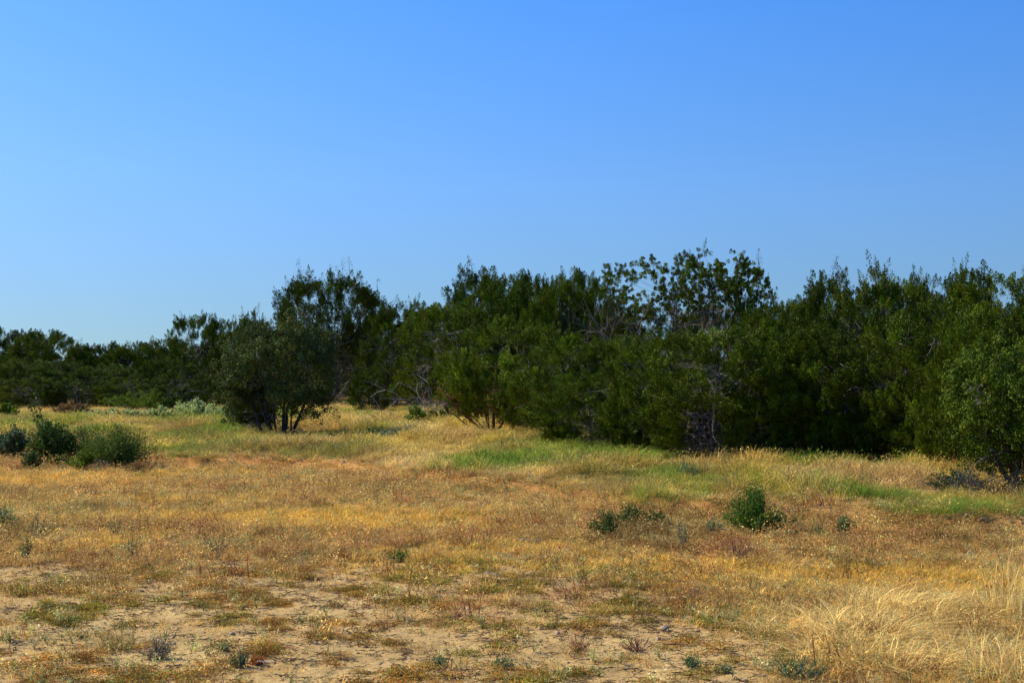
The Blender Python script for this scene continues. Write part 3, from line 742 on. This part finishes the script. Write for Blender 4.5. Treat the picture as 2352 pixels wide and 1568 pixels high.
# ------------------------------------------------------------------ shrubs
def make_shrub(seed, H, Wd, mat, stems=26, leaves=60, leafL=.03, leafW=.013, name='shrub', up=.9, barkmat='bark', droop=.0, fuzz=.05, pw=.8, tone=1.0, shoots=0):
    r = np.random.default_rng(seed); st = MB(); lf = MB(); cs = []; ds = []
    for i in range(stems + shoots):
        a = r.uniform(0, 6.283); f = r.random() ** .6; hh = H * (1 - .55 * f ** 2) * r.uniform(.65, 1.0)
        t = np.linspace(0, 1, 6)[:, None]; dr = np.array([math.cos(a), math.sin(a), 0])
        out_ = Wd / 2 * f * r.uniform(.8, 1.05)
        if i >= stems: hh = H * r.uniform(1.0, 1.5); out_ = Wd * .5; dr = np.array([-.9, .2, 0])
        p = dr * out_ * t ** pw + np.array([0, 0, 1.]) * hh * (t ** up - droop * t ** 3)
        w_ = np.cumsum(r.normal(0, .018 * H, (6, 3)), 0); w_[0] = 0; p = p + w_; p[:, 2] = np.maximum(p[:, 2], -.01)
        st.tube(p, np.linspace(.007, .002, 6) * max(.6, H), 4)
        k = leaves if i < stems else leaves // 2
        tt = r.uniform(.18, 1, k) * 5; i0 = np.minimum(tt.astype(int), 4); fr = (tt - i0)[:, None]
        c = p[i0] * (1 - fr) + p[i0 + 1] * fr + r.normal(0, fuzz * (1 if i < stems else .4), (k, 3)) * max(H, .35)
        cs.append(c); ds.append(norm(np.tile(p[-1] - p[0], (k, 1)) / max(H, .01) * .8 + r.normal(0, .7, (k, 3))))
    c = np.concatenate(cs); c[:, 2] = np.maximum(c[:, 2], .01); d = np.concatenate(ds)
    lf.leaves(c, d, leafL * r.uniform(.6, 1.3, len(c)), leafW * r.uniform(.7, 1.2, len(c)), tints(len(c), r, .28, .08) * tone, r, .1)
    root = empty(name); st.build('stem', MAT[barkmat], root, True); lf.build('foliage', mat, root)
    root['H'] = H; root['W'] = Wd; return root
dg = plant_mat('dark_shrub_leaf', (.075, .120, .020)); gg = plant_mat('grey_shrub_leaf', (.10, .14, .06)); fe = plant_mat('feathery_shrub_leaf', (.10, .15, .02))
bgm = plant_mat('bright_shrub_leaf', (.12, .18, .015)); cush = plant_mat('cushion_plant_leaf', (.40, .45, .15), .4); rust = plant_mat('rust_plant_leaf', (.27, .16, .05))
grey = plant_mat('dry_grey_weed', (.34, .27, .14)); wgreen = plant_mat('weed_green', (.14, .20, .06)); straw = plant_mat('straw_blade', (.78, .57, .18), .35); redw = plant_mat('dry_red_weed', (.42, .20, .10))
bl = plant_mat('blue_green_leaf', (.14, .22, .07))
def shrub(px, py, top, width, mat, label, seed, cat='shrub', name='shrub', **kw):
    x, y = at(px, py); H = (py - top) * y / FP * 1.15; W_ = width * y / FP * 1.28
    kw['leafL'] = kw.get('leafL', .03) * 1.25; kw['leafW'] = kw.get('leafW', .013) * 1.3; kw['leaves'] = int(kw.get('leaves', 60) * 1.3)
    o = make_shrub(seed, H, W_, mat, name=name, **kw); o.location = (x, y, gz(x, y) - .01)
    tag(o, label, cat); return o
S = shrub
S(35, 1043, 985, 66, gg, 'small rounded grey-green shrub near the left edge, left of the dark red-tinged one', 41, leaves=70, stems=30, leafL=.06, leafW=.028)
S(2, 1040, 1000, 40, gg, 'grey-green shrub cut by the left edge', 42, leaves=60, stems=20, leafL=.06, leafW=.028)
S(125, 1062, 964, 104, dg, 'dark shrub with red-tinged heart and long thin shoots reaching up left', 43, leaves=120, stems=44, leafL=.06, leafW=.03, shoots=3)
S(70, 1080, 1036, 48, dg, 'small dark upright shrub in front of the shrubs at the left', 44, leaves=60, stems=20, leafL=.045, leafW=.02)
S(135, 1070, 1035, 50, dg, 'low green bush at the foot of the dark red-tinged shrub', 45, leaves=50, stems=16, leafL=.045, leafW=.02)
S(205, 1060, 978, 110, fe, 'feathery light shrub between the dark one and the wide green one', 46, leaves=90, stems=34, leafL=.05, leafW=.014, fuzz=.08)
S(265, 1076, 985, 150, fe, 'wide feathery green shrub, largest of the group at the left', 47, leaves=150, stems=56, leafL=.055, leafW=.016, fuzz=.09)
S(238, 1080, 1048, 46, grey, 'dry grey weed at the foot of the wide feathery shrub', 48, 'weed', 'dry_weed', leaves=40, stems=26, leafL=.02, leafW=.012)
S(190, 1078, 1030, 60, bgm, 'low leafy bush left of the dry grey weed', 49, leaves=60, stems=24, leafL=.05, leafW=.02)
S(322, 1088, 1058, 64, rust, 'olive-brown tuft right of the wide feathery shrub', 50, 'weed', 'brown_tuft', leaves=40, stems=40, leafL=.04, leafW=.01)
S(340, 945, 895, 190, bgm, 'low bright green bush under the far left junipers', 51, leaves=90, stems=50, leafL=.08, leafW=.035)
S(12, 960, 925, 70, bgm, 'bright green bush low at the left edge before the trees', 52, leaves=80, stems=24, leafL=.11, leafW=.05)
S(425, 935, 880, 120, plant_mat('young_juniper_leaf', (.07, .10, .016)), 'young green bush left of the large pale cushion', 53, leaves=90, stems=30, leafL=.13, leafW=.06)
S(455, 966, 918, 140, cush, 'large pale green cushion plant left of the round oak', 54, 'plant', 'cushion_plant', leaves=110, stems=50, leafL=.09, leafW=.03, up=.85, droop=.0, pw=.7)
S(285, 966, 936, 90, cush, 'pale green cushion plant second from the round oak among the pale ones', 55, 'plant', 'cushion_plant', leaves=80, stems=40, leafL=.08, leafW=.03, up=.85, droop=.0, pw=.7)
S(368, 966, 936, 76, cush, 'small pale cushion plant beside the large one', 56, 'plant', 'cushion_plant', leaves=80, stems=36, leafL=.08, leafW=.03, up=.85, droop=.0, pw=.7)
S(160, 960, 920, 84, rust, 'rust-brown cushion plant in the left meadow', 57, 'plant', 'cushion_plant', leaves=90, stems=44, leafL=.08, leafW=.025, up=.7, droop=.1)
S(220, 966, 942, 100, cush, 'low green cushion right of the rust-brown one', 58, 'plant', 'cushion_plant', leaves=80, stems=36, leafL=.08, leafW=.03, up=.85, droop=.0, pw=.7)
S(958, 980, 935, 50, bgm, 'small leafy bush in the meadow below the red clearing', 59, leaves=60, stems=18, leafL=.08, leafW=.035)
S(1020, 975, 940, 100, plant_mat('young_juniper_leaf', (.07, .10, .016)), 'low green bush left of the vase-shaped juniper', 60, leaves=80, stems=30, leafL=.08, leafW=.035)
S(1395, 1000, 975, 50, dg, 'small dark sprout at the edge of the straw grass right of centre', 61, 'plant', 'sprout', leaves=24, stems=12, leafL=.06, leafW=.03)
S(1578, 1105, 1050, 44, bl, 'upright blue-green weed in the meadow below the stemmy juniper', 62, 'weed', 'green_weed', leaves=26, stems=18, leafL=.035, leafW=.012)
S(1812, 1105, 1065, 36, wgreen, 'thin green weed in the meadow left of the rust tuft', 63, 'weed', 'green_weed', leaves=20, stems=10, leafL=.03, leafW=.012)
S(2022, 1080, 1058, 50, dg, 'dark little sprout in the straw grass below the right gap', 64, 'plant', 'sprout', leaves=24, stems=12, leafL=.05, leafW=.022)
S(1868, 1112, 1094, 36, rust, 'small rust-coloured tuft in the pale right meadow', 65, 'weed', 'brown_tuft', leaves=40, stems=24, leafL=.03, leafW=.008)
# dark green bushes on the open field
S(1385, 1233, 1164, 58, dg, 'narrow dark green bush, leftmost of the three close together', 66, leaves=70, stems=22, leafL=.026, leafW=.011)
S(1450, 1212, 1150, 66, dg, 'dark green bush in the middle of the three close together', 67, leaves=70, stems=24, leafL=.026, leafW=.011)
S(1508, 1212, 1166, 58, dg, 'smaller dark green bush, right of the three close together', 68, leaves=60, stems=16, leafL=.026, leafW=.011)
S(1735, 1226, 1118, 136, plant_mat('field_bush_leaf', (.078, .150, .015)), 'largest dark green bush standing alone on the right field', 69, leaves=130, stems=52, leafL=.028, leafW=.012, up=1.0)
S(1940, 1229, 1182, 44, wgreen, 'small leafy upright bush between the big bush and the right edge', 70, leaves=50, stems=16, leafL=.03, leafW=.012)
S(1880, 1232, 1205, 56, wgreen, 'low green weed just right of the big bush', 71, 'weed', 'green_weed', leaves=26, stems=16, leafL=.022, leafW=.008)
S(1640, 1228, 1180, 50, gg, 'pale grey-green weed left of the big bush', 72, 'weed', 'green_weed', leaves=26, stems=20, leafL=.022, leafW=.009, tone=1.7)
S(1568, 1262, 1192, 40, gg, 'tall thin grey-green weed between the three bushes and the big one', 73, 'weed', 'green_weed', leaves=20, stems=12, leafL=.022, leafW=.009, tone=1.3)
S(914, 1292, 1258, 52, dg, 'small dark green sprig alone left of centre on the field', 74, 'plant', 'sprout', leaves=30, stems=10, leafL=.026, leafW=.012, tone=1.4)
S(8, 1212, 1168, 50, bl, 'green weed at the left edge of the open field', 75, 'weed', 'green_weed', leaves=40, stems=20, leafL=.03, leafW=.01)
S(300, 1282, 1200, 44, wgreen, 'tall thin green weed stalks at the left of the field', 76, 'weed', 'green_weed', leaves=16, stems=14, leafL=.02, leafW=.006)
S(268, 1235, 1175, 60, bl, 'sparse upright weed behind the tall thin stalks', 77, 'weed', 'green_weed', leaves=14, stems=12, leafL=.022, leafW=.006)
S(85, 1240, 1165, 60, bl, 'sparse blue-green weed near the left edge', 78, 'weed', 'green_weed', leaves=14, stems=14, leafL=.022, leafW=.006)
S(60, 1285, 1230, 40, wgreen, 'green weed tuft at the left, below the sparse blue-green one', 79, 'weed', 'green_weed', leaves=22, stems=16, leafL=.022, leafW=.007)
S(500, 1275, 1215, 90, wgreen, 'open fine-stemmed weed left of the straw band', 80, 'weed', 'green_weed', leaves=12, stems=24, leafL=.018, leafW=.005, tone=1.3)
S(364, 1514, 1466, 74, grey, 'dry grey weed on bare soil in the left foreground', 81, 'weed', 'dry_weed', leaves=44, stems=30, leafL=.011, leafW=.006)
S(513, 1496, 1478, 32, bl, 'tiny blue-green rosette on bare soil, left foreground', 82, 'plant', 'rosette', leaves=14, stems=14, leafL=.018, leafW=.006, up=.7)
S(555, 1535, 1500, 56, wgreen, 'low green weed beside the bleached bits in the left foreground', 83, 'weed', 'green_weed', leaves=16, stems=20, leafL=.018, leafW=.006)
S(1587, 1528, 1498, 34, wgreen, 'small green upright tuft on soil right of centre', 84, 'plant', 'sprout', leaves=24, stems=16, leafL=.016, leafW=.006)
S(1660, 1545, 1518, 36, wgreen, 'second small green tuft, towards the bottom right', 85, 'plant', 'sprout', leaves=20, stems=14, leafL=.015, leafW=.006)
S(1152, 1534, 1505, 50, bl, 'blue-green weed at the bottom middle', 86, 'weed', 'green_weed', leaves=20, stems=16, leafL=.018, leafW=.007)
S(1010, 1530, 1508, 44, wgreen, 'low green weed left of the blue-green one at the bottom middle', 87, 'weed', 'green_weed', leaves=16, stems=14, leafL=.018, leafW=.007)
S(1830, 1560, 1500, 120, bl, 'sparse grey-green stalks at the bottom edge, right of centre', 88, 'weed', 'green_weed', leaves=20, stems=34, leafL=.018, leafW=.006)
S(1930, 1500, 1478, 40, bgm, 'green sprout at the edge of the bare soil, lower right', 89, 'plant', 'sprout', leaves=20, stems=14, leafL=.018, leafW=.007)
S(2270, 1560, 1530, 60, bl, 'green weed at the bottom right below the straw tussocks', 90, 'weed', 'green_weed', leaves=20, stems=20, leafL=.018, leafW=.007)
S(1330, 1490, 1448, 90, redw, 'leafless red-brown weed spreading on the bare soil', 91, 'weed', 'dry_weed', leaves=8, stems=24, leafL=.014, leafW=.004, barkmat='red_twig')
S(1466, 1494, 1450, 80, redw, 'second leafless red weed beside the spreading one', 92, 'weed', 'dry_weed', leaves=8, stems=22, leafL=.014, leafW=.004, barkmat='red_twig')
S(1690, 1285, 1235, 90, redw, 'rust-red upright weed patch below the big bush', 93, 'weed', 'dry_weed', leaves=16, stems=46, leafL=.02, leafW=.004, barkmat='red_twig')
S(1600, 1370, 1340, 60, redw, 'small reddish weed above the bare soil right of centre', 94, 'weed', 'dry_weed', leaves=14, stems=26, leafL=.014, leafW=.004, barkmat='red_twig')
S(785, 1290, 1262, 70, plant_mat('orange_weed', (.42, .15, .03)), 'orange-red low weed left of the dark sprig', 95, 'weed', 'dry_weed', leaves=26, stems=26, leafL=.018, leafW=.007, barkmat='red_twig')
S(590, 1526, 1505, 32, plant_mat('orange_weed', (.42, .15, .03)), 'small orange dry tuft over bleached white bits, left foreground', 96, 'weed', 'dry_weed', leaves=30, stems=22, leafL=.014, leafW=.005)
# bare brush
def brush(px, py, top, width, label, seed, n=60, mat='dead', name='dead_brush', rad=.006):
    x, y = at(px, py); H = (py - top) * y / FP; W_ = width * y / FP; r = np.random.default_rng(seed); b = MB()
    for i in range(n):
        p = [np.array([r.normal(0, .22 * W_), r.normal(0, .22 * W_), 0])]; d = norm(np.array([p[0][0] * 1.2 + r.normal(0, .6), r.normal(0, .6), r.uniform(.2, 1.0)])[None])[0]; L = H * r.uniform(.6, 1.2)
        for q in range(6): d = norm((d + r.normal(0, .26, 3) - [0, 0, .06])[None])[0]; p.append(p[-1] + d * L / 6)
        p = np.array(p); p[:, 2] = np.maximum(p[:, 2], 0); b.tube(p, np.linspace(rad, rad * .35, 7), 4)
        for q in range(4):
            k0 = p[r.integers(1, 7)]; e = k0 + norm((d + r.normal(0, .8, 3))[None])[0] * L * r.uniform(.2, .4); b.tube([k0, (k0 + e) / 2 + r.normal(0, .02, 3), e], [rad * .5, rad * .4, rad * .2], 3)
    o = b.build(name, MAT[mat], None, True); o.location = (x, y, gz(x, y)); tag(o, label, 'brush'); return o
brush(2235, 1140, 1055, 150, 'tangle of bare twigs under the light green oak at the right', 201, 90, 'bark')
brush(2330, 1150, 1070, 130, 'dark bare twigs at the right edge under the oak', 202, 70, 'dark_bark')
brush(770, 965, 935, 70, 'small leafless bush in the meadow right of the round oak', 203, 30, 'bark', rad=.009)
brush(880, 975, 925, 90, 'thin leafless bush in the meadow below the red clearing', 204, 26, 'bark', rad=.009)
brush(1660, 1040, 960, 200, 'bare grey stems at the foot of the front juniper', 205, 70, 'bark', rad=.009)
brush(1500, 1000, 950, 90, 'tangled grey twigs in front of the middle junipers', 206, 50, 'dead', rad=.008)
brush(1985, 1040, 960, 170, 'criss-crossed bare twigs under the dark juniper on the right', 207, 70, 'bark', rad=.009)
brush(1010, 962, 830, 90, 'bleached fallen limbs leaning in the gap left of the vase-shaped juniper', 208, 34, 'dead', rad=.016)
S(2200, 1135, 1080, 140, plant_mat('olive_scrub_leaf', (.085, .10, .03)), 'low olive scrub mixed with bare twigs, left of the right-edge oak', 209, leaves=60, stems=40, leafL=.035, leafW=.015)

# ------------------------------------------------------------------ long straw tussocks, lower right
def tussock(px, py, Hm, Wm, n, label, seed, lean=.35, mat=None, wd=.005):
    r = np.random.default_rng(seed); b = MB(); x, y = at(px, py)
    a = r.uniform(0, 6.283, n); rr = Wm * .42 * np.sqrt(r.random(n)); p = np.stack([rr * np.cos(a), rr * np.sin(a), np.zeros(n) - .01], 1)
    dx = np.cos(a) * .8 + lean + r.normal(0, .7, n); dy = np.sin(a) * .8 + r.normal(0, .7, n); q = np.sqrt(dx ** 2 + dy ** 2) + 1e-6
    hd = np.stack([dx / q, dy / q, 0 * q], 1); h = Hm * r.uniform(.2, .95, n); rc = Wm * .55 * np.minimum(q, 1.5) * r.uniform(.25, 1.2, n)
    b.blades(p, hd, h, rc, np.full(n, wd) * r.uniform(.6, 1.2, n), tints(n, r, .42, .07), 6)
    o = b.build('straw_tussock', mat or straw, None); o.location = (x, y, gz(x, y)); tag(o, label, 'grass tussock', 'long straw tussocks of the lower right'); return o
def T(px, py, Hm, Wm, n, label, seed, *a, **k): return tussock(px, py, Hm, Wm, int(n * 1.8), label, seed, *a, **k)
T(1980, 1470, .30, 1.0, 420, 'largest straw tussock, arching right over the lower right ground', 301)
T(1935, 1510, .26, .8, 300, 'golden tussock in front of the largest one', 302)
T(2060, 1525, .26, .8, 300, 'tussock at the right front of the largest one', 303)
T(2010, 1405, .30, .8, 300, 'pale tussock just behind the largest one', 304, .5)
T(1870, 1430, .22, .7, 200, 'low tussock left of the largest one', 305)
T(2160, 1440, .24, .8, 220, 'wide low tussock right of the largest one', 306)
T(2085, 1400, .30, .9, 240, 'pale tussock with long blades sweeping right, behind', 307, .7)
T(2240, 1510, .26, .7, 220, 'loose tussock towards the bottom right corner', 308)
T(2330, 1560, .42, .7, 240, 'tussock in the bottom right corner', 309, -.2)
T(2335, 1420, .62, .6, 130, 'tall thin straw tuft standing at the right edge', 310, .1, wd=.004)
T(2350, 1340, .55, .5, 100, 'tall straw stalks at the right edge behind the thin tuft', 311, .3, wd=.004)
T(1790, 1450, .14, .6, 160, 'thin low tussock at the edge of the bare soil', 312)
T(1790, 1395, .16, .6, 160, 'small tussock above the thin low one', 313)
T(2230, 1400, .2, .7, 160, 'small tussock left of the tall thin tuft', 314)
T(1730, 1345, .16, .5, 140, 'short tussock in the straw band right of centre', 315)
T(2130, 1350, .15, .6, 140, 'short tussock in the straw band towards the right', 316)
o = T(2120, 1175, .26, 1.1, 420, 'bright green feathery grass clump left of the right-edge oak', 320, .1, plant_mat('green_blade', (.20, .30, .03), .3)); o['group'] = 'green grass clumps below the right-edge oak'
o = T(2290, 1172, .30, 1.5, 520, 'bright green grass clump under the right-edge oak', 321, .1, plant_mat('green_blade', (.20, .30, .03), .3)); o['group'] = 'green grass clumps below the right-edge oak'
o = T(2200, 1168, .24, 1.0, 360, 'smaller green grass clump between the two below the right-edge oak', 322, .1, plant_mat('green_blade', (.20, .30, .03), .3)); o['group'] = 'green grass clumps below the right-edge oak'
o = T(270, 1490, .20, .30, 170, 'round golden-green tuft on bare soil at the left', 317, .0, plant_mat('gold_green_blade', (.33, .24, .07), .3)); o['group'] = 'loose tufts on the bare soil'
o = T(655, 1295, .14, .45, 150, 'brown-gold tuft left of the orange weed', 318, .0, plant_mat('gold_green_blade', (.33, .24, .07), .3)); o['group'] = 'loose tufts on the bare soil'

# ------------------------------------------------------------------ stones and sticks
def stone(px, py, size, label, seed, mat='stone', flat=.6):
    x, y = at(px, py); b = ico_mesh(seed, flat); s = size * y / FP / 2
    o = b.build('stone', MAT[mat], None); o.scale = (s, s * .8, s); o.location = (x, y, gz(x, y) + s * flat * .45); o.rotation_euler = (.1, .1, seed)
    tag(o, label, 'stone'); return o
stone(1525, 1445, 26, 'pale stone with a dark shadow right of the red weeds', 401)
stone(1010, 940, 14, 'pale stone in the meadow left of the vase-shaped juniper', 402, 'bone')
stone(1790, 1412, 8, 'small pale stone in the grass above the bare soil', 403)
stone(2322, 1196, 14, 'tan stone on the eroded step near the right edge', 404)
stone(2262, 1192, 18, 'tan stone on the eroded step left of the right-edge one', 405)
stone(1232, 1138, 12, 'small stone on the eroded step in the middle', 406)
stone(1492, 1158, 12, 'small pale stone at the step behind the three bushes', 407)
stone(600, 1345, 12, 'white flat chip on the soil left of centre', 408, 'bone', .3)
def stick(px, py, L, ang, label, seed, mat='dead', rad=.006):
    x, y = at(px, py); r = np.random.default_rng(seed); b = MB(); k = np.linspace(-.5, .5, 7)[:, None]
    p = np.array([math.cos(ang), math.sin(ang), 0]) * k * L + r.normal(0, .012 * L, (7, 3)); p[:, 2] = np.abs(p[:, 2]) + .03 + .05 * L * (1 - 4 * k[:, 0] ** 2)
    b.tube(p, np.linspace(rad, rad * .4, 7), 5); q = p[4]; b.tube([q, q + np.array([math.cos(ang + .6), math.sin(ang + .6), .15]) * L * .3], [rad * .6, rad * .3], 4)
    o = b.build('fallen_stick', MAT[mat], None, True); o.location = (x, y, gz(x, y)); tag(o, label, 'stick'); return o
stick(1220, 1250, .35, -.5, 'pale dead stalk lying in the middle of the field', 411)
stick(1130, 1330, .3, -1.1, 'bent pale stalk in the straw grass above the bare soil', 412)
stick(605, 1532, .10, -.3, 'bleached white piece on the soil under the orange tuft', 413, 'bone', .005)
stick(1560, 1490, .22, -.4, 'thin brown stick on the bare soil', 414, 'red_twig')
stick(1240, 1140, .35, .2, 'dry branch lying along the eroded step', 415)
stick(2060, 1262, .3, 0, 'white stalk lying in the weeds on the right', 416, 'bone', .004)
for o in bpy.data.objects:
    for k in ('H', 'W', 'used'):
        if k in o.keys(): del o[k]
